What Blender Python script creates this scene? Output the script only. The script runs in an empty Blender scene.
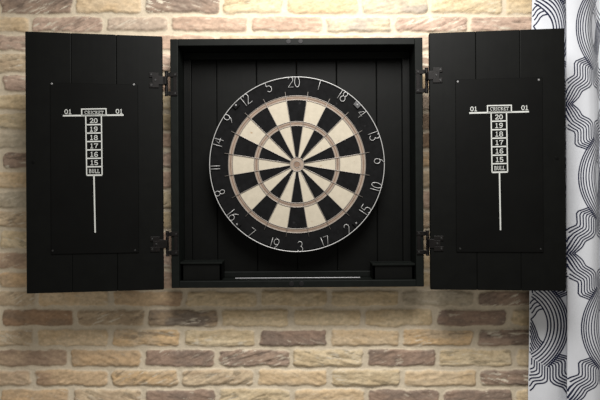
import bpy, bmesh, math
import numpy as np
from mathutils import Vector, Matrix

scene = bpy.context.scene
COL = scene.collection
F = 590.0                                   # focal length in pixels of a 600 px wide frame
CAM = Vector((0.0, -1.61, 1.64))
PI = math.pi

# ------------------------------------------------------------------ helpers
def lin(r, g, b):
    f = lambda c: (c / 255 / 12.92) if c / 255 <= 0.04045 else ((c / 255 + 0.055) / 1.055) ** 2.4
    return (f(r), f(g), f(b))

def obj(name, bm, mats, parent=None, smooth=False, angle=None):
    me = bpy.data.meshes.new(name)
    bmesh.ops.recalc_face_normals(bm, faces=bm.faces) if angle != 'keep' else None
    bm.to_mesh(me); bm.free()
    if not isinstance(mats, (list, tuple)): mats = [mats]
    for m in mats: me.materials.append(m)
    if smooth:
        me.polygons.foreach_set('use_smooth', [True] * len(me.polygons))
    o = bpy.data.objects.new(name, me)
    COL.objects.link(o)
    if parent is not None: o.parent = parent
    return o

def thing(name, label, cat, loc, rot=(0, 0, 0), group=None):
    o = bpy.data.objects.new(name, None)
    COL.objects.link(o)
    o.location = loc; o.rotation_euler = rot
    o.empty_display_size = 0.05
    o['label'] = label; o['category'] = cat
    if group: o['group'] = group
    return o

def box(bm, x0, x1, y0, y1, z0, z1, bev=0.0015, seg=2, xf=None, mat=0):
    t = bmesh.new()
    bmesh.ops.create_cube(t, size=1.0)
    for v in t.verts:
        v.co = Vector(((x0 + x1) / 2 + v.co.x * (x1 - x0), (y0 + y1) / 2 + v.co.y * (y1 - y0), (z0 + z1) / 2 + v.co.z * (z1 - z0)))
    if bev > 0:
        bmesh.ops.bevel(t, geom=t.edges[:], offset=bev, segments=seg, affect='EDGES', profile=0.5)
    merge(bm, t, xf, mat)

def merge(bm, t, xf=None, mat=0):
    mp = {}
    for v in t.verts:
        mp[v] = bm.verts.new(xf(v.co) if xf else v.co)
    for f in t.faces:
        try:
            nf = bm.faces.new([mp[v] for v in f.verts]); nf.material_index = mat; nf.smooth = f.smooth
        except ValueError:
            pass
    t.free()

def cyl(bm, c, axis, r, h, n=20, r2=None, xf=None, mat=0, bev=0.0):
    """solid cylinder centred on c, along axis"""
    t = bmesh.new()
    bmesh.ops.create_cone(t, cap_ends=True, segments=n, radius1=r, radius2=r if r2 is None else r2, depth=h)
    if bev > 0:
        es = [e for e in t.edges if len(e.link_faces) == 2 and any(len(f.verts) > 4 for f in e.link_faces)]
        bmesh.ops.bevel(t, geom=es, offset=bev, segments=2, affect='EDGES', profile=0.5)
    q = Vector((0, 0, 1)).rotation_difference(Vector(axis).normalized()).to_matrix()
    c = Vector(c)
    for v in t.verts: v.co = q @ v.co + c
    merge(bm, t, xf, mat)

def tube(bm, pts, r, n=8, closed=False, mat=0, xf=None):
    pts = [Vector(p) for p in pts]
    N = len(pts); rings = []
    up = None
    for i, p in enumerate(pts):
        if closed: d = pts[(i + 1) % N] - pts[i - 1]
        else: d = pts[min(i + 1, N - 1)] - pts[max(i - 1, 0)]
        d.normalize()
        ref = Vector((0, 1, 0)) if abs(d.y) < 0.9 else Vector((1, 0, 0))
        a = d.cross(ref).normalized(); b = d.cross(a).normalized()
        ring = []
        for k in range(n):
            an = 2 * PI * k / n
            q = p + a * (r * math.cos(an)) + b * (r * math.sin(an))
            ring.append(bm.verts.new(xf(q) if xf else q))
        rings.append(ring)
    for i in range(N if closed else N - 1):
        A = rings[i]; B = rings[(i + 1) % N]
        for k in range(n):
            f = bm.faces.new((A[k], A[(k + 1) % n], B[(k + 1) % n], B[k])); f.material_index = mat; f.smooth = True
    if not closed:
        for R in (rings[0], rings[-1]):
            f = bm.faces.new(R); f.material_index = mat

def chaikin(p, n=1, closed=False, k_=.25):
    p = [tuple(q) for q in p]
    for _ in range(n):
        out = [] if closed else [p[0]]
        m = len(p)
        for i in range(m if closed else m - 1):
            a = p[i]; b = p[(i + 1) % m]
            out.append(tuple(a[k] * (1 - k_) + b[k] * k_ for k in range(len(a))))
            out.append(tuple(a[k] * k_ + b[k] * (1 - k_) for k in range(len(a))))
        if not closed: out.append(p[-1])
        p = out
    return p

# ------------------------------------------------------------------ materials
def mat(name, color, rough=0.5, metal=0.0, spec=0.5, noise=None, bump=None, attr=None, wear=None):
    """noise = (scale, amount) ; bump = (scale, strength, distance, stretch)"""
    m = bpy.data.materials.new(name); m.use_nodes = True
    nt = m.node_tree; N = nt.nodes; L = nt.links
    b = N['Principled BSDF']
    b.inputs['Roughness'].default_value = rough
    b.inputs['Metallic'].default_value = metal
    b.inputs['Specular IOR Level'].default_value = spec
    b.inputs['Base Color'].default_value = (*color, 1)
    tc = N.new('ShaderNodeTexCoord')
    src = None
    if attr:
        a = N.new('ShaderNodeAttribute'); a.attribute_name = attr; src = a.outputs['Color']
    if noise:
        n = N.new('ShaderNodeTexNoise'); n.inputs['Scale'].default_value = noise[0]; n.inputs['Detail'].default_value = 6
        n.inputs['Roughness'].default_value = 0.65
        L.new(tc.outputs['Object'], n.inputs['Vector'])
        mr = N.new('ShaderNodeMapRange'); mr.inputs['From Min'].default_value = .3; mr.inputs['From Max'].default_value = .7
        mr.inputs['To Min'].default_value = 1 - noise[1]; mr.inputs['To Max'].default_value = 1 + noise[1]
        L.new(n.outputs['Fac'], mr.inputs['Value'])
        mx = N.new('ShaderNodeVectorMath'); mx.operation = 'SCALE'
        if src: L.new(src, mx.inputs[0])
        else: mx.inputs[0].default_value = color
        L.new(mr.outputs['Result'], mx.inputs['Scale'])
        src = mx.outputs['Vector']
    if wear:                                # (scale, threshold, colour) : worn specks of their own shape
        n = N.new('ShaderNodeTexNoise'); n.inputs['Scale'].default_value = wear[0]; n.inputs['Detail'].default_value = 8
        L.new(tc.outputs['Object'], n.inputs['Vector'])
        mr = N.new('ShaderNodeMapRange'); mr.inputs['From Min'].default_value = wear[1]; mr.inputs['From Max'].default_value = wear[1] + .08
        L.new(n.outputs['Fac'], mr.inputs['Value'])
        mx = N.new('ShaderNodeMix'); mx.data_type = 'RGBA'
        L.new(mr.outputs['Result'], mx.inputs['Factor'])
        if src: L.new(src, mx.inputs['A'])
        else: mx.inputs['A'].default_value = (*color, 1)
        mx.inputs['B'].default_value = (*wear[2], 1)
        src = mx.outputs['Result']
    if src: L.new(src, b.inputs['Base Color'])
    if bump:
        mp = N.new('ShaderNodeMapping'); mp.inputs['Scale'].default_value = bump[3] if len(bump) > 3 else (1, 1, 1)
        n = N.new('ShaderNodeTexNoise'); n.inputs['Scale'].default_value = bump[0]; n.inputs['Detail'].default_value = 5
        L.new(tc.outputs['Object'], mp.inputs['Vector']); L.new(mp.outputs['Vector'], n.inputs['Vector'])
        bp = N.new('ShaderNodeBump'); bp.inputs['Strength'].default_value = bump[1]; bp.inputs['Distance'].default_value = bump[2]
        L.new(n.outputs['Fac'], bp.inputs['Height']); L.new(bp.outputs['Normal'], b.inputs['Normal'])
    return m

M = {}
M['brick'] = mat('brick_and_mortar', (.5, .4, .3), rough=0.92, spec=0.2, attr='brick_color', noise=(140, .08), bump=(260, .5, .0012))
M['black'] = mat('black_painted_wood', (.0022, .0024, .0021), rough=0.50, spec=0.10, noise=(30, .25), bump=(60, .25, .0006, (1, 1, .06)))
M['blackfront'] = mat('black_painted_edge', (.0036, .0046, .0039), rough=0.55, spec=0.12, noise=(40, .3), bump=(70, .2, .0005, (.2, 1, 1)))
M['board'] = mat('black_scoreboard', (.0019, .0020, .0018), rough=0.48, spec=0.09, noise=(12, .25))
M['white'] = mat('white_print', lin(178, 180, 176), rough=0.6, noise=(150, .12))
M['hinge'] = mat('blackened_iron', (.005, .0042, .004), rough=0.42, metal=0.15, spec=.2, noise=(120, .5), wear=(260, .64, (.022, .015, .011)))
M['screw'] = mat('dull_steel', (.20, .20, .20), rough=0.38, metal=0.3)
M['darkscrew'] = mat('dark_screw', (.014, .014, .014), rough=0.4, metal=0.3)
M['magnet'] = mat('dull_magnet', (.0075, .007, .0075), rough=0.5, metal=0.1, spec=.25)
M['strip'] = mat('pale_strip_surface', (.40, .40, .41), rough=0.4, metal=0.3)
M['sisal_black'] = mat('black_sisal', (.0036, .0036, .0039), rough=0.85, spec=0.12, noise=(60, .5), bump=(500, .4, .0006), wear=(55, .66, (.016, .016, .017)))
M['sisal_cream'] = mat('cream_sisal', lin(168, 160, 144), rough=0.9, spec=0.2, noise=(70, .07), bump=(500, .4, .0005), wear=(90, .66, lin(140, 118, 92)))
M['sisal_taupe'] = mat('faded_taupe_sisal', lin(134, 121, 109), rough=0.9, spec=0.2, noise=(60, .18), bump=(500, .4, .0005))
M['sisal_brown'] = mat('brown_sisal', lin(112, 93, 80), rough=0.9, spec=0.2, noise=(90, .3))
M['wire'] = mat('steel_wire', lin(140, 134, 128), rough=0.42, metal=0.45)
M['ringwire'] = mat('bright_ring_wire', lin(178, 178, 177), rough=0.4, metal=0.3)
M['clip'] = mat('grey_clip', (.05, .05, .052), rough=0.4, metal=0.5)
M['cloth'] = mat('pale_curtain_cloth', lin(208, 211, 217), rough=0.9, spec=0.2, noise=(25, .03), bump=(700, .25, .0005))
M['navy'] = mat('navy_print', lin(32, 36, 60), rough=0.85, spec=0.2)

# ------------------------------------------------------------------ pixel <-> place
def at(px, py, y):
    d = y - CAM.y
    return Vector(((px - 300) / F * d, y, CAM.z + (200 - py) / F * d))

# ------------------------------------------------------------------ brick wall
rng = np.random.default_rng(11)
def vnoise(x, y, seed):
    xi = np.floor(x).astype(np.int64); yi = np.floor(y).astype(np.int64)
    fx = x - xi; fy = y - yi
    fx = fx * fx * (3 - 2 * fx); fy = fy * fy * (3 - 2 * fy)
    def h(a, b):
        n = (a * 374761393 + b * 668265263 + seed * 974634777) & 0xffffffff
        n = ((n ^ (n >> 13)) * 1274126177) & 0xffffffff
        n = (n ^ (n >> 16)) & 0xffff
        return n / 65535.0
    return (h(xi, yi) * (1 - fx) + h(xi + 1, yi) * fx) * (1 - fy) + (h(xi, yi + 1) * (1 - fx) + h(xi + 1, yi + 1) * fx) * fy
def fbm(x, y, seed, o=4):
    s = 0; a = .5; t = 0
    for k in range(o):
        s = s + a * vnoise(x * 2 ** k, y * 2 ** k, seed + k * 17); t += a; a *= .55
    return s / t

# courses: (top y of the course, joints, kinds); measured on the wall in 2.72 mm units (x to the right, y down from the frame's top left)
ROWJ = [-5.5, 14.5, 33, 51.5, 73, 92.5, 111.5, 131.5, 150, 169.5, 189.5, 210, 229.5, 251, 270.5, 289.5, 308, 328, 348, 368.5, 388, 408]
JT = {  # course index -> interior joints and brick kinds
 0: ([-2, 73, 143, 221, 285, 360, 430, 503.5, 578], ['b', 'ps', 'yo', 'ps', 'ys', 'yo', 'yg', 'ys', 'y', 'y']),
 1: ([-42, 30, 104, 170, 249.5, 324, 393.5, 469, 543], ['y', 'yo', 'ks', 'kg', 'k', 'k', 'yg', 'ks', 'ks', 'y']),
 15: ([-38, 35, 110, 184, 258, 329, 401, 476, 549], ['y', 'gs', 'yo', 'od', 'y', 'y', 'y', 'g', 'ps', 'y']),
 16: ([0, 73.5, 145.5, 219, 291, 363.5, 435.5, 509.5, 582], ['y', 'b', 'gs', 'bs', 'y', 'y', 'y', 'p', 'y', 'y']),
 17: ([-38, 35, 110, 181.5, 258, 328.5, 401, 476.5, 549], ['y', 'gs', 'yo', 'os', 'ys', 'p', 'yo', 'os', 'ps', 'y']),
 18: ([-4, 69, 143, 216.5, 291.5, 365, 438.5, 514.5, 588], ['y', 'bo', 'o', 'p', 'ps', 'ys', 'p', 'ys', 'y', 'y']),
 19: ([-40, 32.5, 109, 179.5, 255, 330, 403.5, 479, 552], ['y', 'ob', 'od', 'os', 'gs', 'yo', 'ys', 'yo', 'ps', 'y']),
 20: ([-2, 70.5, 143.5, 217.5, 292.5, 366, 441.5, 515, 588], ['y', 'o', 'gs', 'p', 'ys', 'yo', 'p', 'p', 'y', 'y']),
}
LEFTK = {2: 'ks', 3: 'gs', 4: 'ks', 5: 'y', 6: 'ys', 7: 'g', 8: 'ps', 9: 'yo', 10: 'g', 11: 'gs', 12: 'ys', 13: 'bo', 14: 'o'}
KC = {  # brick kinds: base, second tone, smear amount
 'y': (lin(205, 184, 148), lin(196, 172, 132), .10), 'ys': (lin(206, 187, 152), lin(194, 172, 134), .42),
 'yo': (lin(206, 182, 147), lin(200, 172, 132), .14), 'yg': (lin(200, 184, 154), lin(166, 154, 140), .35),
 'o': (lin(198, 164, 122), lin(182, 154, 120), .15), 'os': (lin(200, 166, 120), lin(188, 164, 132), .45),
 'od': (lin(196, 166, 128), lin(158, 126, 98), .25), 'ob': (lin(194, 168, 136), lin(184, 156, 126), .2),
 'b': (lin(150, 115, 84), lin(124, 98, 76), .15), 'bs': (lin(160, 136, 108), lin(108, 94, 84), .5), 'bo': (lin(180, 152, 124), lin(152, 124, 102), .25),
 'p': (lin(142, 114, 98), lin(118, 97, 87), .30), 'ps': (lin(150, 124, 107), lin(124, 103, 92), .62),
 'k': (lin(188, 158, 136), lin(172, 142, 122), .25), 'ks': (lin(184, 156, 138), lin(166, 138, 122), .6), 'kg': (lin(188, 166, 146), lin(176, 156, 138), .35),
 'g': (lin(184, 172, 150), lin(172, 158, 134), .3), 'gs': (lin(196, 174, 142), lin(174, 150, 120), .42)}
MORTAR = np.array(lin(204, 191, 169)); SMEAR = np.array(lin(208, 198, 179))

def build_wall():
    step = 0.0024
    X0, X1, Z0, Z1 = -1.28, 1.28, 0.92, 2.36
    nx = int((X1 - X0) / step) + 1; nz = int((Z1 - Z0) / step) + 1
    xs = np.linspace(X0, X1, nx); zs = np.linspace(Z0, Z1, nz)
    X, Z = np.meshgrid(xs, zs)
    s = F / 1.603                                   # units per metre
    U = 300 + X * s; V = 200 - (Z - CAM.z) * s
    # irregular edges
    Uw = U + (fbm(U / 8, V / 8, 5) - .5) * 5.2; Vw = V + (fbm(U / 11, V / 6, 9) - .5) * 4.0 + (fbm(U / 60, V / 60, 3) - .5) * 1.5
    rows = list(ROWJ)
    while rows[0] > V.min() - 25: rows.insert(0, rows[0] - 19.7)
    off = rows.index(ROWJ[0])
    while rows[-1] < V.max() + 25: rows.append(rows[-1] + 19.8)
    H = np.zeros_like(U); C = np.zeros(U.shape + (3,)); C[:] = MORTAR
    C *= (1 + (fbm(U / 5, V / 5, 21) - .5) * .22)[..., None]
    Mk = np.zeros_like(U)
    kinds = list(KC)
    wts = np.array([{'y': 5, 'ys': 4, 'yo': 4, 'p': 2, 'ps': 2, 'k': 2, 'ks': 2}.get(k, 1) for k in kinds], float); wts /= wts.sum()
    bi = 0
    for r in range(len(rows) - 1):
        k = r - off
        sel_r = (Vw >= rows[r]) & (Vw < rows[r + 1])
        if not sel_r.any(): continue
        if k in JT: j = list(JT[k][0]); kk = list(JT[k][1])
        else:
            base = 33 if k % 2 else 70.5
            j = [base + 73.4 * q + rng.uniform(-4, 4) for q in range(-1, 8)]
            kk = [kinds[i] for i in rng.choice(len(kinds), len(j) + 1, p=wts)]
            if k in LEFTK:
                kk[0] = kk[1] = LEFTK[k]
                if k % 2 == 0: kk[1] = LEFTK[k]
                kk[2] = ['ys', 'y', 'k', 'ks', 'k'][k % 5]; kk[3] = kk[2]
        while j[0] > U.min() - 80: j.insert(0, j[0] - 73.4 + rng.uniform(-3, 3)); kk.insert(0, kinds[rng.choice(len(kinds), p=wts)])
        while j[-1] < U.max() + 80: j.append(j[-1] + 73.4 + rng.uniform(-3, 3)); kk.append(kinds[rng.choice(len(kinds), p=wts)])
        for q in range(len(j) - 1):
            kind = kk[q + 1]
            sel = sel_r & (Uw >= j[q]) & (Uw < j[q + 1])
            if not sel.any(): continue
            bi += 1
            u = Uw[sel]; v = Vw[sel]; uo = U[sel]; vo = V[sel]
            g = 1.7
            a0 = j[q] + g + rng.uniform(-.4, .6); a1 = j[q + 1] - g - rng.uniform(-.4, .6)
            b0 = rows[r] + g * .8 + rng.uniform(-.2, .3); b1 = rows[r + 1] - g * .8 - rng.uniform(-.2, .3)
            cx, cy = (a0 + a1) / 2, (b0 + b1) / 2; hw, hh = (a1 - a0) / 2, (b1 - b0) / 2
            rad = 4.0
            dx = np.abs(u - cx) - (hw - rad); dy = np.abs(v - cy) - (hh - rad)
            d = np.hypot(np.maximum(dx, 0), np.maximum(dy, 0)) + np.minimum(np.maximum(dx, dy), 0) - rad   # signed, <0 inside
            m = np.clip(-d / 1.6, 0, 1); m = m * m * (3 - 2 * m)
            rise = np.clip(-d / 3.4, 0, 1); rise = 1 - (1 - rise) ** 2
            th = rng.uniform(-.5, .5); 
            sx = uo * math.cos(th) + vo * math.sin(th); sy = -uo * math.sin(th) + vo * math.cos(th)
            A, B, sm = KC[kind]
            A, B = [np.array(q_) * .80 + float(np.dot(q_, (.3, .6, .1))) * .05 + MORTAR * .15 for q_ in (A, B)]
            seed = 100 + bi * 7
            ridge = fbm(sx / 14, sy / 3.2, seed, 4)
            lump = fbm(uo / 16, vo / 8, seed + 3, 3)
            H[sel] = rise * (0.0052 + rng.uniform(-.0009, .0012)) + m * ((ridge - .5) * 0.0062 * (.5 + sm) + (lump - .5) * .0034)
            t = np.clip((fbm(uo / 18, vo / 9, seed + 5, 4) - .36) / .28, 0, 1)[:, None]
            if kind == 'od': t = np.clip(((cx - uo) if bi % 2 else (uo - cx)) / hw * 1.2 - .3 + (t[:, 0] - .5) * .6, 0, 1)[:, None]
            col = np.array(A) * (1 - t) + np.array(B) * t
            col = col * (1 + rng.uniform(-.05, .05)) * (1 + (fbm(uo / 3, vo / 2, seed + 8, 3) - .5) * .52)[:, None]
            st = np.clip((fbm(sx / 11, sy / 2.0, seed + 11, 4) - (.74 - .26 * sm)) / .10, 0, 1) * min(1, .35 + sm)
            st = st * np.clip((fbm(uo / 22, vo / 10, seed + 13, 2) - .3) / .25, .15, 1)
            col = col * (1 - st[:, None]) + SMEAR * st[:, None]
            if sm > .4:                              # dark cracks between the smears
                ck = np.clip((.36 - ridge) / .08, 0, 1) * .35
                col = col * (1 - ck[:, None])
            C[sel] = C[sel] * (1 - m[:, None]) + col * m[:, None]
            Mk[sel] = m
    H += (fbm(U / 4, V / 4, 31, 3) - .5) * .0014 + (fbm(U / 40, V / 40, 33, 2) - .5) * .002
    me = bpy.data.meshes.new('wall_back')
    co = np.stack([X, -H, Z], -1).reshape(-1, 3)
    idx = np.arange(nx * nz).reshape(nz, nx)
    q = np.stack([idx[:-1, :-1], idx[:-1, 1:], idx[1:, 1:], idx[1:, :-1]], -1).reshape(-1, 4)
    # rim folding back so that the wall has thickness
    b = [idx[0, :], idx[:, -1], idx[-1, ::-1], idx[::-1, 0]]
    ringi = np.concatenate([e[:-1] for e in b])
    extra = co[ringi].copy(); extra[:, 1] = 0.12
    base = len(co); co = np.concatenate([co, extra])
    n = len(ringi); e = base + np.arange(n); nxt = np.roll(np.arange(n), -1)
    side = np.stack([ringi, e, e[nxt], ringi[nxt]], -1)
    corners = [base, base + nx - 1, base + nx - 1 + nz - 1, base + 2 * (nx - 1) + nz - 1]
    back = np.array([[corners[0], corners[3], corners[2], corners[1]]])
    q = np.concatenate([q, side, back])
    me.vertices.add(len(co)); me.vertices.foreach_set('co', co.ravel().astype(np.float32))
    me.loops.add(q.size); me.loops.foreach_set('vertex_index', q.ravel().astype(np.int32))
    me.polygons.add(len(q)); me.polygons.foreach_set('loop_start', (np.arange(len(q)) * 4).astype(np.int32))
    me.polygons.foreach_set('loop_total', np.full(len(q), 4, np.int32))
    sm_ = np.ones(len(q), bool); sm_[(nx - 1) * (nz - 1):] = False
    me.polygons.foreach_set('use_smooth', sm_)
    me.update(calc_edges=True)
    ca = me.color_attributes.new('brick_color', 'FLOAT_COLOR', 'POINT')
    cc = np.ones((len(co), 4), np.float32); cc[:base, :3] = C.reshape(-1, 3); cc[base:, :3] = MORTAR
    ca.data.foreach_set('color', cc.ravel())
    me.materials.append(M['brick'])
    o = bpy.data.objects.new('wall_back', me); COL.objects.link(o); o['kind'] = 'structure'
    return o
build_wall()

# ------------------------------------------------------------------ cabinet
CL = Vector((-0.0076, -0.110, 1.7346)); CROT = -0.0061
cab = thing('dartboard_cabinet', 'black wooden dartboard cabinet hung on the brick wall with both doors open', 'cabinet', CL, (0, CROT, 0))
CM = Matrix.Translation(CL) @ Matrix.Rotation(CROT, 4, 'Y'); CMI = CM.inverted()
camL = CMI @ CAM
def ray(px, py):
    return (CMI.to_3x3() @ Vector(((px - 300) / F, 1, (200 - py) / F)))
def loc_y(px, py, y):                       # cabinet-space point on the plane y
    d = ray(px, py); return camL + d * ((y - camL.y) / d.y)

HW, HH, DP = .3212, .3169, .1
SB, TB = .020, .0175
bm = bmesh.new(); box(bm, -HW, -HW + SB, 0, DP - .004, -HH, HH, .0018); obj('side_panel', bm, M['blackfront'], cab)
bm = bmesh.new(); box(bm, HW - SB, HW, 0, DP - .004, -HH, HH, .0018); obj('side_panel', bm, M['blackfront'], cab)
bm = bmesh.new(); box(bm, -HW + SB, HW - SB, .0003, DP - .004, HH - TB, HH, .0014); obj('top_panel', bm, M['blackfront'], cab)
bm = bmesh.new(); box(bm, -HW + SB, HW - SB, .0003, DP - .004, -HH, -HH + TB, .0014); obj('bottom_panel', bm, M['blackfront'], cab)
# boarded back
bm = bmesh.new()
gx = [loc_y(p, 165, .085).x for p in (217, 257, 297, 337, 377)]
ed = [-HW + SB] + gx + [HW - SB]
for a, b in zip(ed[:-1], ed[1:]):
    box(bm, a + .0002, b - .0002, .085, .095, -HH + TB, HH - TB, .0022, 2)
obj('back_panel', bm, M['black'], cab)
# batten frame round the back
bm = bmesh.new()
bz = .0125; y0, y1 = .070, .0852
xi = HW - SB; zi = HH - TB
box(bm, -xi, xi, y0, y1, zi - .0185, zi, .0015)
obj('batten', bm, M['blackfront'], cab)
bm = bmesh.new(); box(bm, -xi, xi, y0, y1, -zi, -zi + .0150, .0015); obj('batten', bm, M['blackfront'], cab)
for s in (-1, 1):
    bm = bmesh.new(); a, b = sorted((s * xi, s * (xi - .020))); box(bm, a, b, y0, y1, -zi + .0150, zi - .0185, .0015); obj('batten', bm, M['black'], cab)
# pale strip along the foot of the lower batten
a = loc_y(235.2, 278.3, .047); b = loc_y(360.2, 278.3, .047)
bm = bmesh.new(); box(bm, a.x, b.x, .0455, .0490, -zi, -zi + .0016, .0004); o = obj('pale_strip', bm, M['strip'], cab); o['label'] = 'thin pale strip'

# dart holders: open boxes with a lip
def holder(px0, px1, pyt):
    p0 = loc_y(px0, pyt, .012); p1 = loc_y(px1, pyt, .012)
    x0, x1, zt = p0.x, p1.x, p0.z
    x0 = max(x0, -xi + .0005); x1 = min(x1, xi - .0005)
    zb = -zi; yb = .0690; w = .007
    bm = bmesh.new()
    l = .0008
    box(bm, x0 + l, x1 - l, .016, .016 + w, zb, zt - .0042, .001)
    box(bm, x0 + l, x1 - l, yb - w, yb, zb, zt - .0042, .001)
    box(bm, x0 + l, x0 + l + w, .016, yb, zb, zt - .0042, .001)
    box(bm, x1 - l - w, x1 - l, .016, yb, zb, zt - .0042, .001)
    o = obj('dart_holder', bm, M['black'], cab)
    # lid with three dart holes
    bm = bmesh.new()
    t = bmesh.new()
    n = 20; xs_ = [x0, x0 + (x1 - x0) / 3, x0 + 2 * (x1 - x0) / 3, x1]; ya, yb2 = .012, .0695
    for k in range(3):
        xa, xb = xs_[k], xs_[k + 1]; c = ((xa + xb) / 2, (ya + yb2) / 2)
        for zz, fl in ((zt, 1), (zt - .0042, 0)):
            inn = []; out = []
            for q in range(n):
                an = 2 * PI * q / n; ca_, sa_ = math.cos(an), math.sin(an)
                inn.append(t.verts.new((c[0] + .007 * ca_, c[1] + .007 * sa_, zz)))
                m_ = max(abs(ca_) / ((xb - xa) / 2), abs(sa_) / ((yb2 - ya) / 2))
                out.append(t.verts.new((c[0] + ca_ / m_, c[1] + sa_ / m_, zz)))
            for q in range(n):
                t.faces.new((inn[q], inn[(q + 1) % n], out[(q + 1) % n], out[q]))
            if fl: top = inn
            else:
                for q in range(n): t.faces.new((top[q], top[(q + 1) % n], inn[(q + 1) % n], inn[q]))
    merge(bm, t)
    for (a_, b_, c_, d_) in ((x0, x1, ya - .0008, ya + .001), (x0, x1, yb2 - .001, yb2)):
        box(bm, a_, b_, c_, d_, zt - .00425, zt + .0002, .0003, 1)
    for a_, b_ in ((x0 - .0003, x0 + .001), (x1 - .001, x1 + .0003)):
        box(bm, a_, b_, ya, yb2, zt - .00425, zt + .0002, .0003, 1)
    obj('holder_lid', bm, M['blackfront'], o)
holder(180.2, 222, 262.3); holder(372.5, 415, 263.8)

# round catch magnets in the front frame
for px, py in ((288.5, 41.3), (300.5, 41.2), (291.5, 283.8), (301.5, 283.6)):
    p = loc_y(px, py, 0)
    bm = bmesh.new()
    cyl(bm, (p.x, .0006, p.z), (0, 1, 0), .0062, .003, 24, bev=.0006)
    cyl(bm, (p.x, -.0010, p.z), (0, 1, 0), .0025, .0012, 16)
    obj('magnet', bm, M['magnet'], cab)

# ------------------------------------------------------------------ doors
class Door:
    def __init__(s, xi_, yi_, xo, yo, zoff):
        s.H = Vector((xi_, yi_, 0)); s.e = Vector((xo - xi_, yo - yi_, 0)); s.w = s.e.length; s.e.normalize()
        s.b = Vector((-s.e.y, s.e.x, 0))
        if s.b.y < 0: s.b = -s.b              # points away from the viewer
        s.zo = zoff
    def P(s, v):                              # v = (along the door, depth behind the face, height)
        return s.H + s.e * v[0] + s.b * v[1] + Vector((0, 0, v[2]))
    def px(s, px, py):                        # frame position -> (along, height) on the face
        d = ray(px, py); t = (s.H - camL).dot(s.b) / d.dot(s.b); q = camL + d * t
        return (q - s.H).dot(s.e), q.z

DL = Door(-.3361, -.021, -.6565, -.0715, .0012)
DR = Door(.3301, -.034, .6515, -.0695, .0016)

# glyph strokes, unit height, y up; slab-serif numerals and capitals
def arc(cx, cy, rx, ry, a0, a1, n=12):
    return [(cx + rx * math.cos(math.radians(a0 + (a1 - a0) * k / n)), cy + ry * math.sin(math.radians(a0 + (a1 - a0) * k / n))) for k in range(n + 1)]
G = {
 '0': (.62, [arc(.31, .5, .23, .42, 0, 360, 20)]),
 '1': (.50, [[(.10, .78), (.25, .90), (.25, .06)], [(.04, .06), (.46, .06)]]),
 '2': (.62, [arc(.31, .68, .22, .24, 170, -30, 10) + [(.10, .12)], [(.06, .08), (.56, .08), (.58, .24)]]),
 '5': (.62, [[(.52, .92), (.14, .92), (.12, .52)] + arc(.29, .32, .23, .25, 120, -160, 12)]),
 '6': (.62, [arc(.31, .30, .22, .23, 0, 360, 16), [(.09, .32), (.10, .6), (.22, .86), (.40, .93), (.53, .82)]]),
 '7': (.58, [[(.05, .76), (.07, .91), (.54, .91), (.32, .5), (.25, .05)]]),
 '8': (.62, [arc(.31, .70, .19, .22, 0, 360, 16), arc(.31, .27, .23, .23, 0, 360, 16)]),
 '9': (.62, [arc(.31, .70, .22, .23, 0, 360, 16), [(.53, .68), (.52, .40), (.40, .14), (.22, .07), (.09, .18)]]),
 'C': (.70, [arc(.36, .5, .28, .42, 50, 310, 14), [(.60, .94), (.60, .68)]]),
 'R': (.74, [[(.16, .05), (.16, .94)], [(.04, .06), (.30, .06)], [(.04, .93), (.36, .93)] + arc(.38, .71, .18, .22, 90, -90, 8) + [(.16, .49)], [(.36, .49), (.58, .08), (.70, .06)]]),
 'I': (.40, [[(.20, .05), (.20, .95)], [(.06, .06), (.34, .06)], [(.06, .94), (.34, .94)]]),
 'K': (.76, [[(.16, .05), (.16, .95)], [(.04, .06), (.30, .06)], [(.04, .94), (.30, .94)], [(.62, .94), (.18, .44)], [(.32, .56), (.64, .06), (.72, .06)]]),
 'E': (.64, [[(.14, .05), (.14, .95)], [(.03, .06), (.56, .06), (.56, .26)], [(.03, .94), (.54, .94), (.54, .76)], [(.14, .5), (.40, .5)]]),
 'T': (.66, [[(.33, .05), (.33, .94)], [(.18, .06), (.48, .06)], [(.04, .72), (.04, .94), (.62, .94), (.62, .72)]]),
 'B': (.68, [[(.15, .05), (.15, .94)], [(.03, .94), (.34, .94)] + arc(.36, .73, .16, .21, 90, -90, 8) + [(.15, .52)], [(.36, .52)] + arc(.38, .29, .20, .23, 90, -90, 8) + [(.03, .06)]]),
 'U': (.74, [[(.16, .95), (.16, .36)] + arc(.37, .32, .21, .25, 180, 360, 8) + [(.58, .95)], [(.04, .94), (.28, .94)], [(.48, .94), (.70, .94)]]),
 'L': (.60, [[(.15, .05), (.15, .95)], [(.03, .94), (.28, .94)], [(.03, .06), (.54, .06), (.54, .28)]]),
}
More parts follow.
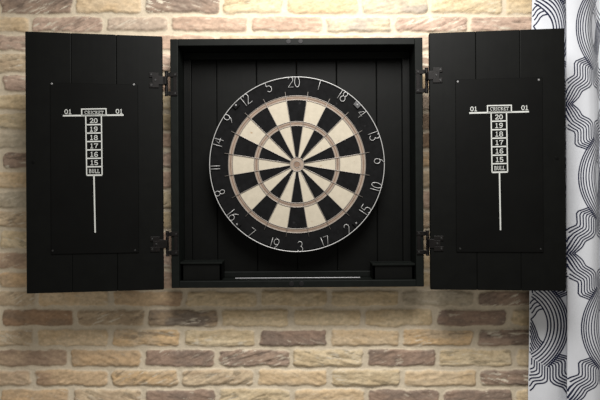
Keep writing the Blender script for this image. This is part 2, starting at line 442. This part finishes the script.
def ribbon(bm, pts, w, f, mat_=0, joinends=True):
    """flat stroke of width w through 2D points, placed by f(a, b) -> Vector; thickness comes from f's lift pair"""
    n = len(pts); L = []; R = []
    closed = n > 2 and abs(pts[0][0] - pts[-1][0]) + abs(pts[0][1] - pts[-1][1]) < 1e-7
    for i in range(n):
        a = pts[i - 1] if i > 0 else (pts[-2] if closed else pts[0]); b = pts[i + 1] if i < n - 1 else (pts[1] if closed else pts[-1])
        c = pts[i]
        d1 = Vector((c[0] - a[0], c[1] - a[1])); d2 = Vector((b[0] - c[0], b[1] - c[1]))
        if d1.length < 1e-9: d1 = d2.copy()
        if d2.length < 1e-9: d2 = d1.copy()
        d1.normalize(); d2.normalize()
        t = d1 + d2
        if t.length < 1e-6: t = d1
        t.normalize(); nrm = Vector((-t.y, t.x)); k = 1 / max(.55, nrm.dot(Vector((-d1.y, d1.x))))
        off = nrm * (w / 2 * k)
        L.append(bm.verts.new(f(c[0] + off.x, c[1] + off.y))); R.append(bm.verts.new(f(c[0] - off.x, c[1] - off.y)))
    for i in range(n - 1):
        fa = bm.faces.new((L[i], R[i], R[i + 1], L[i + 1])); fa.material_index = mat_

def text(bm, s, x, y, h, wgt, f, sx=1.0, mat_=1, squeeze=None):
    """string with lower left corner (x, y) and height h; returns its width"""
    tot = sum(G[c][0] for c in s) + .06 * (len(s) - 1)
    if squeeze: sx = squeeze / (tot * h)
    cx = x
    for c in s:
        adv, st = G[c]
        for k, p in enumerate(st):
            ribbon(bm, [(cx + q[0] * h * sx, y + q[1] * h) for q in p], wgt * h, f, mat_)
        cx += (adv + .06) * h * sx
    return cx - x

def make_door(D, left):
    zt = HH + D.zo; zb = -HH + D.zo - (.0018 if left else .0040)
    # three boards
    if left: gp = (71, 116)
    else: gp = (476, 520)
    g = sorted(D.px(p, 60)[0] for p in gp)
    ed_ = [0] + g + [D.w]
    bm = bmesh.new()
    for k in range(3):
        box(bm, ed_[k] + .0001, ed_[k + 1] - .0001, 0, .018, zb, zt, .0016 if k else .0022, 2, xf=D.P)
    o = obj('door', bm, M['black'], cab)
    # scoreboard
    if left: c0 = D.px(50.4, 82.8); c1 = D.px(139, 252.5)
    else: c0 = D.px(455.2, 79.8); c1 = D.px(543.2, 252.2)
    a0, a1 = sorted((c0[0], c1[0])); z1_, z0_ = c0[1], c1[1]
    bm = bmesh.new()
    box(bm, a0, a1, -.003, .0003, z0_, z1_, .0008, 1, xf=D.P)
    # printed marks; all measured on the board itself
    def fpx(a, b): return a, b
    sgn = -1 if left else 1                      # x to the viewer's right
    def face(a, b): return D.P((a * sgn, -.0032, b))
    def pt(px, py):
        q = D.px(px, py); return (q[0] * sgn, q[1])
    mm = 1.45 / F
    if left:
        ln = (pt(63.2, 115.9), pt(123.8, 115.2)); boxp = (pt(81.9, 109.3), pt(106.2, 108.9), pt(106.4, 115.4), pt(82.1, 115.6))
        cl0 = pt(86.0, 116.5), pt(101.6, 116.2); cl1 = pt(87.0, 175.3), pt(102.3, 175.1); tail = pt(94.2, 175.4), pt(95.4, 232.5)
        n1 = pt(64.6, 114.3); n2 = pt(115.8, 113.9)
    else:
        ln = (pt(469.0, 113.2), pt(528.6, 111.8)); boxp = (pt(487.2, 105.9), pt(511.0, 105.4), pt(511.1, 111.9), pt(487.3, 112.4))
        cl0 = pt(490.8, 113.0), pt(506.2, 112.5); cl1 = pt(491.8, 172.4), pt(507.3, 172.0); tail = pt(499.2, 172.4), pt(500.2, 230)
        n1 = pt(469.9, 111.6); n2 = pt(520.8, 110.4)
    ribbon(bm, ln, 1.55 * mm, face, 1)
    bp = list(boxp); ribbon(bm, bp + [bp[0]], 1.1 * mm, face, 1)
    ribbon(bm, tail, 1.35 * mm, face, 1)
    lerp = lambda p, q, t: (p[0] * (1 - t) + q[0] * t, p[1] * (1 - t) + q[1] * t)
    ribbon(bm, (cl0[0], cl1[0]), 1.1 * mm, face, 1); ribbon(bm, (cl0[1], cl1[1]), 1.1 * mm, face, 1)
    for k, s_ in enumerate(('20', '19', '18', '17', '16', '15', 'BULL')):
        t0 = k / 7; t1 = (k + 1) / 7
        A = lerp(cl0[0], cl1[0], t1); B = lerp(cl0[1], cl1[1], t1); A0 = lerp(cl0[0], cl1[0], t0)
        ribbon(bm, (A, B), (1.25 if k < 6 else 1.5) * mm, face, 1)
        w_ = B[0] - A[0]; h_ = A0[1] - A[1]
        if k < 6: text(bm, s_, A[0] + w_ * .24, A[1] + h_ * .20, h_ * .60, .135, face, squeeze=w_ * .52)
        else: text(bm, s_, A[0] + w_ * .14, A[1] + h_ * .25, h_ * .48, .12, face, squeeze=w_ * .70)
    w_ = bp[1][0] - bp[0][0]; h_ = bp[0][1] - bp[3][1]
    text(bm, 'CRICKET', bp[3][0] + w_ * .11, bp[3][1] + h_ * .23, h_ * .54, .115, face, squeeze=w_ * .78)
    for p in (n1, n2): text(bm, '01', p[0], p[1], 4.9 * mm, .14, face, squeeze=6.9 * mm)
    sb = obj('scoreboard', bm, [M['board'], M['white']], o)
    sb['label'] = 'black scoring panel with white printed numbers'
    sc = ((52.2, 84.0), (134.0, 84.8), (53, 250.6), (135.2, 250.2)) if left else ((457.6, 81.9), (538.4, 80.1), (460, 248.6), (540.3, 248.9))
    for k, (px, py) in enumerate(sc):
        a, z = D.px(px, py); bm = bmesh.new()
        cyl(bm, (a, -.0036, z), (0, 1, 0), .0025, .0016, 16, xf=D.P, bev=.0005)
        obj('screw', bm, M['screw'] if k < 2 else M['darkscrew'], o)
    # dark catch plate hole near the free edge
    a, z = D.px(*((33.2, 162) if left else (557.0, 158.2))); bm = bmesh.new()
    cyl(bm, (a, -.0004, z), (0, 1, 0), .0040, .0014, 18, xf=D.P, bev=.0003)
    cyl(bm, (a, -.0012, z), (0, 1, 0), .0016, .0010, 12, xf=D.P)
    obj('catch', bm, M['board'], o)
    return o
make_door(DL, True); make_door(DR, False)

# ------------------------------------------------------------------ hinges
def hinge(D, left, pyc, pydoor):
    s = -1 if left else 1
    k = 1.48 / F
    # barrel between door and side
    bx = s * .3285; by = -.010
    zc = loc_y(166 if left else 427, pyc, by).z
    hh = 11.5 * k
    bm = bmesh.new()
    for i in range(5):
        z0 = zc - hh + i * 2 * hh / 5
        cyl(bm, (bx, by, z0 + hh / 5), (0, 0, 1), .0040, 2 * hh / 5 - .0005, 16, bev=.0004)
    cyl(bm, (bx, by, zc + hh + .0015), (0, 0, 1), .0046, .003, 16, bev=.0008)
    cyl(bm, (bx, by, zc - hh - .0015), (0, 0, 1), .0046, .003, 16, bev=.0008)
    # C shaped leaf on the front of the cabinet: two arms and a spine
    for zz in (zc + hh - .005, zc - hh + .005):
        a, b = sorted((s * .3245, s * .3025))
        box(bm, a, b, -.0032, -.0002, zz - .0055, zz + .0055, .0008)
        a, b = sorted((s * .3300, s * .3230)); box(bm, a, b, -.0110, -.0008, zz - .0050, zz + .0050, .001)
    a, b = sorted((s * .3135, s * .3040)); box(bm, a, b, -.0022, -.0002, zc - hh + .004, zc + hh - .004, .0006)
    # stepped leaf on the door
    zd = loc_y(155 if left else 436, pydoor, -.02).z
    hd = 8.0 * k
    box(bm, -.002, .0100, -.0026, .0002, zd - hd * .55, zd + hd * .55, .0008, xf=D.P)
    box(bm, .0085, .0320, -.0026, .0002, zd - hd * .95, zd - hd * .35, .0008, xf=D.P)
    box(bm, .0085, .0320, -.0026, .0002, zd + hd * .35, zd + hd * .95, .0008, xf=D.P)
    box(bm, .0085, .0250, -.0026, .0002, zd - hd * .40, zd + hd * .40, .0008, xf=D.P)
    # link from the door leaf to the barrel
    h0 = D.P((0, 0, 0))
    a, b = sorted((h0.x, bx)); box(bm, a - .002, b + .002, min(h0.y, by) - .002, by + .001, zd - hd * .5, zd + hd * .5, .001)
    o = obj('hinge', bm, M['hinge'], cab); o['label'] = 'blackened iron hinge'
    for (a, zz) in ((.0270, zd + hd * .65), (.0270, zd - hd * .65), (.0170, zd)):
        bm = bmesh.new(); cyl(bm, (a, -.0032, zz), (0, 1, 0), .0026, .0016, 14, xf=D.P, bev=.0005); obj('screw', bm, M['darkscrew'], o)
    for zz in (zc + hh - .005, zc - hh + .005):
        bm = bmesh.new(); cyl(bm, (s * .3085, -.0036, zz), (0, 1, 0), .0025, .0014, 14, bev=.0004); obj('screw', bm, M['darkscrew'], o)
hinge(DL, True, 83.5, 80.5); hinge(DL, True, 243.7, 244)
hinge(DR, False, 80.5, 76.5); hinge(DR, False, 243, 243)

# ------------------------------------------------------------------ dartboard
FY = .025                                         # cabinet-space depth of the board face
bc = loc_y(297.0, 164.35, FY)
S = (FY - camL.y) / F                             # metres per pixel on the face
BW = CM @ Vector((bc.x, FY, bc.z))
dart = thing('dartboard', 'round black and cream dartboard with wire numbers hanging in the open cabinet', 'dartboard', BW, (0, CROT, 0))
R_NUM, R_DO, R_DI, R_TO, R_TI, R_B, R_BI = 87.2, 68.6, 64.4, 42.9, 38.6, 7.0, 3.0

def sector(bm, r0, r1, a0, a1, n, y, mat_):
    """flat sector; angles clockwise from the top, radii in pixels of the face"""
    A = []; B = []
    for k in range(n + 1):
        a = a0 + (a1 - a0) * k / n
        A.append(bm.verts.new((math.sin(a) * r0 * S, y, math.cos(a) * r0 * S)))
        B.append(bm.verts.new((math.sin(a) * r1 * S, y, math.cos(a) * r1 * S)))
    for k in range(n):
        f = bm.faces.new((A[k], A[k + 1], B[k + 1], B[k])); f.material_index = mat_

def lathe(bm, prof, n=96, mat_=0):
    rings = []
    for r, y in prof:
        rings.append([bm.verts.new((math.sin(2 * PI * k / n) * r, y, math.cos(2 * PI * k / n) * r)) for k in range(n)])
    for a, b in zip(rings[:-1], rings[1:]):
        for k in range(n):
            f = bm.faces.new((a[k], a[(k + 1) % n], b[(k + 1) % n], b[k])); f.material_index = mat_; f.smooth = True
    for R in (rings[0], rings[-1]):
        bm.faces.new(R).material_index = mat_
RB = 86.6 * S
bm = bmesh.new()
lathe(bm, [(RB - .002, 0), (RB, .002), (RB, .036), (RB - .002, .038)])
for f in bm.faces:
    if len(f.verts) > 4: f.smooth = False
obj('board', bm, M['sisal_black'], dart)
bm = bmesh.new(); lathe(bm, [(.06, .038), (.06, .0598)], 48); obj('mounting_spacer', bm, M['black'], dart)
def scoring_bed(name, r0, r1, mats, alt, label=None):
    bm = bmesh.new()
    for k in range(20):
        a0 = math.radians(18 * k - 9); a1 = a0 + math.radians(18)
        mi = (k % 2) if alt else 0
        sector(bm, r0, r1, a0, a1, 6, -.0006, mi)
    # short skirt so that the bed has a thickness of its own
    for r in (r0, r1):
        A = [bm.verts.new((math.sin(2 * PI * k / 120) * r * S, -.0006, math.cos(2 * PI * k / 120) * r * S)) for k in range(120)]
        B = [bm.verts.new((math.sin(2 * PI * k / 120) * r * S, .0004, math.cos(2 * PI * k / 120) * r * S)) for k in range(120)]
        for k in range(120): bm.faces.new((A[k], A[(k + 1) % 120], B[(k + 1) % 120], B[k])).material_index = 0
    if len(mats) == 2 and not alt:               # thin brown line along the middle of a ring
        mid = (r0 + r1) / 2
        for k in range(20): sector(bm, mid - .55, mid + .45, math.radians(18 * k), math.radians(18 * k + 18), 6, -.0009, 1)
    o = obj(name, bm, mats, dart)
    if label: o['label'] = label
scoring_bed('single_bed', R_TO, R_DI, [M['sisal_black'], M['sisal_cream']], True, 'outer black and cream wedges')
scoring_bed('single_bed', R_B, R_TI, [M['sisal_black'], M['sisal_cream']], True, 'inner black and cream wedges')
scoring_bed('double_ring', R_DI, R_DO, [M['sisal_taupe'], M['sisal_brown']], False, 'faded taupe double ring')
scoring_bed('treble_ring', R_TI, R_TO, [M['sisal_taupe'], M['sisal_brown']], False, 'faded taupe treble ring')
bm = bmesh.new()
lathe(bm, [(R_B * S, .0004), (R_B * S, -.0010), (R_B * S - .0004, -.0012)], 40)
obj('bullseye', bm, M['sisal_taupe'], dart)
bm = bmesh.new()
lathe(bm, [(R_BI * S, -.0010), (R_BI * S, -.0018)], 24)
obj('bullseye_center', bm, M['sisal_brown'], dart)

def circ(r, y, n=96, a0=0.0): return [(math.sin(2 * PI * k / n + a0) * r * S, y, math.cos(2 * PI * k / n + a0) * r * S) for k in range(n)]
bm = bmesh.new()
for r in (R_DO, R_DI, R_TO, R_TI):
    tube(bm, circ(r, -.0016), .00075, 6, True)
for k in range(20):
    a = math.radians(18 * k + 9)
    s_, c_ = math.sin(a), math.cos(a)
    tube(bm, [(s_ * r * S, -.0022, c_ * r * S) for r in (R_B, 20, 40, 60, 73.2)], .00075, 6)
tube(bm, circ(R_B, -.0020, 48), .0009, 6, True); tube(bm, circ(R_BI + .2, -.0022, 32), .0007, 6, True)
obj('wire_spider', bm, M['wire'], dart)

# number ring of bent wire
bm = bmesh.new(); tube(bm, circ(R_NUM, -.0030, 128), .00105, 8, True)
nring = obj('number_ring', bm, M['ringwire'], dart)
DG = {  # open wire digits, unit height, x centred on each digit
 '0': (.62, [arc(0, .5, .27, .48, 90, 450, 16)]),
 '1': (.22, [[(0, .0), (0, 1)]]),
 '2': (.62, [arc(0, .72, .26, .26, 165, -25, 8) + [(-.28, .03), (.30, .03)]]),
 '3': (.60, [arc(-.02, .75, .24, .24, 160, -80, 8) + arc(-.02, .27, .28, .26, 80, -160, 9)]),
 '4': (.62, [[(.14, 0), (.14, 1), (-.28, .34), (.32, .34)]]),
 '5': (.60, [[(.26, .98), (-.20, .98), (-.24, .58)] + arc(-.02, .31, .28, .29, 110, -150, 10)]),
 '6': (.62, [[(.22, 1), (-.10, .74)] + arc(0, .30, .27, .28, 160, 520, 16)]),
 '7': (.58, [[(-.26, .96), (.26, .96), (-.08, 0)]]),
 '8': (.60, [arc(0, .75, .22, .23, -90, 270, 14) + arc(0, .27, .27, .26, 90, -270, 14)]),
 '9': (.62, [[(-.20, 0), (.14, .30)] + arc(0, .70, .27, .28, -20, 340, 16)]),
}
ORDER = [20, 1, 18, 4, 13, 6, 10, 15, 2, 17, 3, 19, 7, 16, 8, 11, 14, 9, 12, 5]
for k, num in enumerate(ORDER):
    th = math.radians(18 * k - 1.9)
    flip = 6 <= k <= 14
    hgt = 10.6
    st = str(num); adv = [DG[c][0] for c in st]
    tot = sum(adv) + .10 * (len(st) - 1) - .0
    cx = -tot / 2
    bm = bmesh.new()
    rad = Vector((math.sin(th), 0, math.cos(th))); tan = Vector((math.cos(th), 0, -math.sin(th)))
    if flip: up, rt, base_r = -rad, -tan, R_NUM + .3
    else: up, rt, base_r = rad, tan, R_NUM - hgt + .3
    for c, ad in zip(st, adv):
        for p in DG[c][1]:
            pp = []
            for (a, b) in p:
                x = (cx + ad / 2 + a) * hgt * .86
                if flip: rr = base_r - b * hgt
                else: rr = base_r + b * hgt
                # digit laid out flat, leaning with the ring
                off = rt * (x * S) + rad * (rr * S) + Vector((0, -.0036, 0))
                # keep the outer end on the curve of the ring
                off -= rad * (S * x * x / (2 * R_NUM))
                pp.append(off)
            tube(bm, pp, .00074, 6)
        cx += ad + .10
    obj('number', bm, M['ringwire'], nring)

# clips that hold the ring
for k, (dx, dy) in enumerate(((-60.5, -59.3), (60.5, -59), (-60.2, 59.5), (58.7, 59))):
    an = math.atan2(dx, -dy); rr = math.hypot(dx, dy) * S
    rad = Vector((math.sin(an), 0, math.cos(an))); tan = Vector((math.cos(an), 0, -math.sin(an)))
    xf = lambda v, rad=rad, tan=tan, rr=rr: tan * v[0] + rad * (rr + v[2]) + Vector((0, v[1], 0))
    bm = bmesh.new()
    box(bm, -.0085, .0085, -.0046, .0002, -.007, .0060, .0010, xf=xf)
    o = obj('clip', bm, M['clip'] if k == 1 else M['sisal_black'], dart)
    bm = bmesh.new(); cyl(bm, (0, -.0050, 0), (0, 1, 0), .0024, .0016, 14, xf=xf, bev=.0005)
    obj('screw', bm, M['screw'], o)

# ------------------------------------------------------------------ curtain
# plan of the cloth: u (cloth width in 2.6 mm units) -> x at the top / bottom of the frame, and distance from the wall
PL = [  # u, x(y=0), x(y=400), depth
 (529, 531.8, 528.4, .036), (538, 541.5, 537.2, .046), (548, 554.4, 546.8, .050), (557, 562.0, 556.4, .046), (564, 566.5, 564.6, .038),
 (569, 570.0, 570.0, .036), (572, 570.5, 572.0, .044), (573.5, 567.0, 568.6, .056), (575.5, 565.6, 567.2, .064),
 (579, 569.5, 574.0, .070), (586, 576.7, 583.8, .076), (596, 586.3, 594.0, .078), (603, 590.6, 599.5, .072), (612, 593.5, 602.5, .063),
 (622, 596.0, 604.5, .054), (630, 599.5, 607.5, .052), (640, 605.0, 612, .058), (652, 613, 618, .070), (666, 624, 630, .072), (680, 634, 640, .050), (694, 645, 652, .034),
 (708, 657, 664, .052), (724, 671, 678, .072), (738, 683, 690, .066), (752, 695, 702, .040), (768, 709, 716, .036), (784, 724, 731, .062), (800, 739, 746, .070), (816, 754, 762, .046)]
PLa = np.array(PL, float)
_uu = np.arange(529, 816.01, .25)
def smooth_interp(u, x, y):
    # monotone-ish cubic (catmull-rom on uneven knots)
    m = np.zeros_like(y); m[1:-1] = (y[2:] - y[:-2]) / (x[2:] - x[:-2]); m[0] = (y[1] - y[0]) / (x[1] - x[0]); m[-1] = (y[-1] - y[-2]) / (x[-1] - x[-2])
    i = np.clip(np.searchsorted(x, u) - 1, 0, len(x) - 2); h = x[i + 1] - x[i]; t = (u - x[i]) / h
    return (2*t**3-3*t**2+1)*y[i] + (t**3-2*t**2+t)*h*m[i] + (-2*t**3+3*t**2)*y[i+1] + (t**3-t**2)*h*m[i+1]
TOPX = smooth_interp(_uu, PLa[:, 0], PLa[:, 1]); BOTX = smooth_interp(_uu, PLa[:, 0], PLa[:, 2]); DEP = smooth_interp(_uu, PLa[:, 0], PLa[:, 3])
def cloth(u, v, lift=0.0):
    """v = height coordinate, 0 at the frame's top and 400 at its bottom"""
    def base(u, v):
        a = float(np.interp(u, _uu, TOPX)); b = float(np.interp(u, _uu, BOTX)); d = float(np.interp(u, _uu, DEP))
        t = v / 400
        x = a * (1 - t) + b * t
        d2 = d + .0020 * math.sin(v / 47 + u / 9) + .0012 * math.sin(v / 21 - u / 13)
        s = 1.545 / F
        return Vector(((x - 300) * (1.61 - d) / F, -d2, CAM.z + (200 - v) * s))
    p = base(u, v)
    if lift:
        du = base(min(u + .4, 816), v) - base(max(u - .4, 529), v); dv = base(u, v + 2) - base(u, v - 2)
        n = du.cross(dv)
        if n.length > 1e-12:
            n.normalize()
            p = p + n * lift
    return p
VT, VB = -130, 480
bm = bmesh.new()
us = [529 + k * 1.0 for k in range(288)]; vs = [VT + k * 6.1 for k in range(101)]
grid = [[bm.verts.new(cloth(u, v)) for u in us] for v in vs]
for j in range(len(vs) - 1):
    for i in range(len(us) - 1):
        f = bm.faces.new((grid[j][i], grid[j][i + 1], grid[j + 1][i + 1], grid[j + 1][i])); f.smooth = True
# test the side the normal lift goes to
_a = cloth(600, 100); _b = cloth(600, 100, .001); SGN = 1 if _b.y < _a.y else -1

# the print: rings linked by stepped bands
RR = [34, 37, 40.2, 43.4, 46.4, 49, 51.2, 53.2]
UP, VP = 124.0, 149.0
def dens(p, step=2.0):
    out = [p[0]]
    for a, b in zip(p[:-1], p[1:]):
        L_ = math.hypot(b[0] - a[0], b[1] - a[1]); n = max(1, int(L_ / step))
        out += [(a[0] + (b[0] - a[0]) * k / n, a[1] + (b[1] - a[1]) * k / n) for k in range(1, n + 1)]
    return out
outer0 = [(-43.8, 28.5), (-55.5, 33.0), (-55.0, 46), (-60.3, 49.2), (-62.5, 52), (-65, 56), (-68, 74.5)]
outer7 = [(-34.5, 39.5), (-36.5, 41.0), (-36.5, 54.5), (-40, 58.3), (-48.1, 62.3), (-51.3, 68.4), (-57.5, 74.5)]
inner0 = [(34, 41.5), (34, 55), (31, 57.2), (22.5, 58.7), (19.5, 64), (14, 69), (7, 74.5)]
inner7 = [(15.5, 31.5), (15.5, 37), (12, 39), (4, 41), (1.5, 46), (-3, 51), (-9, 56)]
LINES = []
for r in RR:
    # side arcs only; above and below they run into the stepped lines
    k = (r - 34) / 19.2; ang = math.degrees(math.acos(min(1, (15.5 + 18.5 * k) / r)))
    LINES.append([(r * math.cos(math.radians(t)), r * math.sin(math.radians(t))) for t in np.linspace(-ang, ang, 40)])
for i in range(8):
    t = i / 7
    o_ = [(-(a[0] * (1 - t) + b[0] * t), a[1] * (1 - t) + b[1] * t) for a, b in zip(outer0, outer7)]
    n_ = [(a[0] * (1 - t) + b[0] * t, a[1] * (1 - t) + b[1] * t) for a, b in zip(inner0, inner7)]
    o_ = chaikin(o_, 1, k_=.14); n_ = chaikin(n_, 1, k_=.14)
    for L_ in (o_, n_):
        LINES.append(L_); LINES.append([(x, -y) for x, y in L_])
for i in range(4):                                # inside the eye, above the cusp
    LINES.append(chaikin([(29 - 2.5 * i, -17.5 - 3.4 * i), (24 - 2.2 * i, -16 - 3.0 * i), (20.5 - 1.8 * i, -9.5 - 3.8 * i), (16 - 2 * i, -5.5 - 3.8 * i), (8 - 2 * i, 2 - 4 * i)], 1))
for i in range(8):                                # and below it
    LINES.append(chaikin([(30 - 1.9 * i, 17.5 + 1.5 * i), (25 - 1.6 * i, 13.0 + 1.3 * i), (22.5 - 1.5 * i, 4.5 + 1.5 * i), (18 - 1.4 * i, -5 + 1.6 * i), (13 - 1.4 * i, -11 + 1.6 * i)], 1))
def clip_runs(pts):
    run = []
    for p in pts:
        ok = 529.6 < p[0] < 815 and VT + 2 < p[1] < VB - 2
        if ok: run.append(p)
        else:
            if len(run) > 1: yield run
            run = []
    if len(run) > 1: yield run
for cu in (514, 638, 762):
    for kv in range(-1, 3):
        cv = 327.5 - VP * 2 + VP * kv
        cv_ = cv
        for L_ in LINES:
            for sx in (1, -1):
                pts = []
                for x, y in dens(L_):
                    if x < 0: break
                    if x > 62.6: break
                    pts.append((cu + sx * x, cv_ + y + 0.0))
                for run in clip_runs(pts):
                    ribbon(bm, run, 1.12 if cu > 600 else 1.34, lambda a, b: cloth(min(max(a, 529.2), 815.8), b, .0007 * SGN), 1)
cur = obj('curtain', bm, [M['cloth'], M['navy']], None, angle='keep')
cur['label'] = 'pale curtain printed with navy stepped lines hanging at the right beside the cabinet'
cur['category'] = 'curtain'

# ------------------------------------------------------------------ light
def area(name, loc, target, size, power, color):
    l = bpy.data.lights.new(name, 'AREA'); l.shape = 'DISK'; l.size = size; l.energy = power; l.color = color
    o = bpy.data.objects.new(name, l); COL.objects.link(o); o.location = loc
    o.rotation_euler = (Vector(target) - Vector(loc)).to_track_quat('-Z', 'Y').to_euler()
    return o
l = bpy.data.lights.new('ceiling_lamp', 'SPOT'); l.energy = 140; l.color = (1.0, .976, .945); l.spot_size = math.radians(112); l.spot_blend = 1.0; l.shadow_soft_size = .34
lo = bpy.data.objects.new('ceiling_lamp', l); COL.objects.link(lo); lo.location = (0.10, -1.0, 2.60)
lo.rotation_euler = (Vector((0.10, 0, 1.62)) - lo.location).to_track_quat('-Z', 'Y').to_euler()
w = bpy.data.worlds.new('room_light'); scene.world = w; w.use_nodes = True
w.node_tree.nodes['Background'].inputs['Color'].default_value = (1.0, .945, .86, 1)
w.node_tree.nodes['Background'].inputs['Strength'].default_value = 0.30

# ------------------------------------------------------------------ camera
cd = bpy.data.cameras.new('camera'); cd.sensor_width = 36; cd.lens = 36 * F / 600; cd.clip_start = .05
cam = bpy.data.objects.new('camera', cd); COL.objects.link(cam)
cam.location = CAM; cam.rotation_euler = (PI / 2, 0, 0)
scene.camera = cam
vs_ = scene.view_settings
scene.display_settings.display_device = 'sRGB'
vs_.view_transform = 'Standard'; vs_.look = 'None'; vs_.gamma = 1; vs_.exposure = 0.0; vs_.use_curve_mapping = False
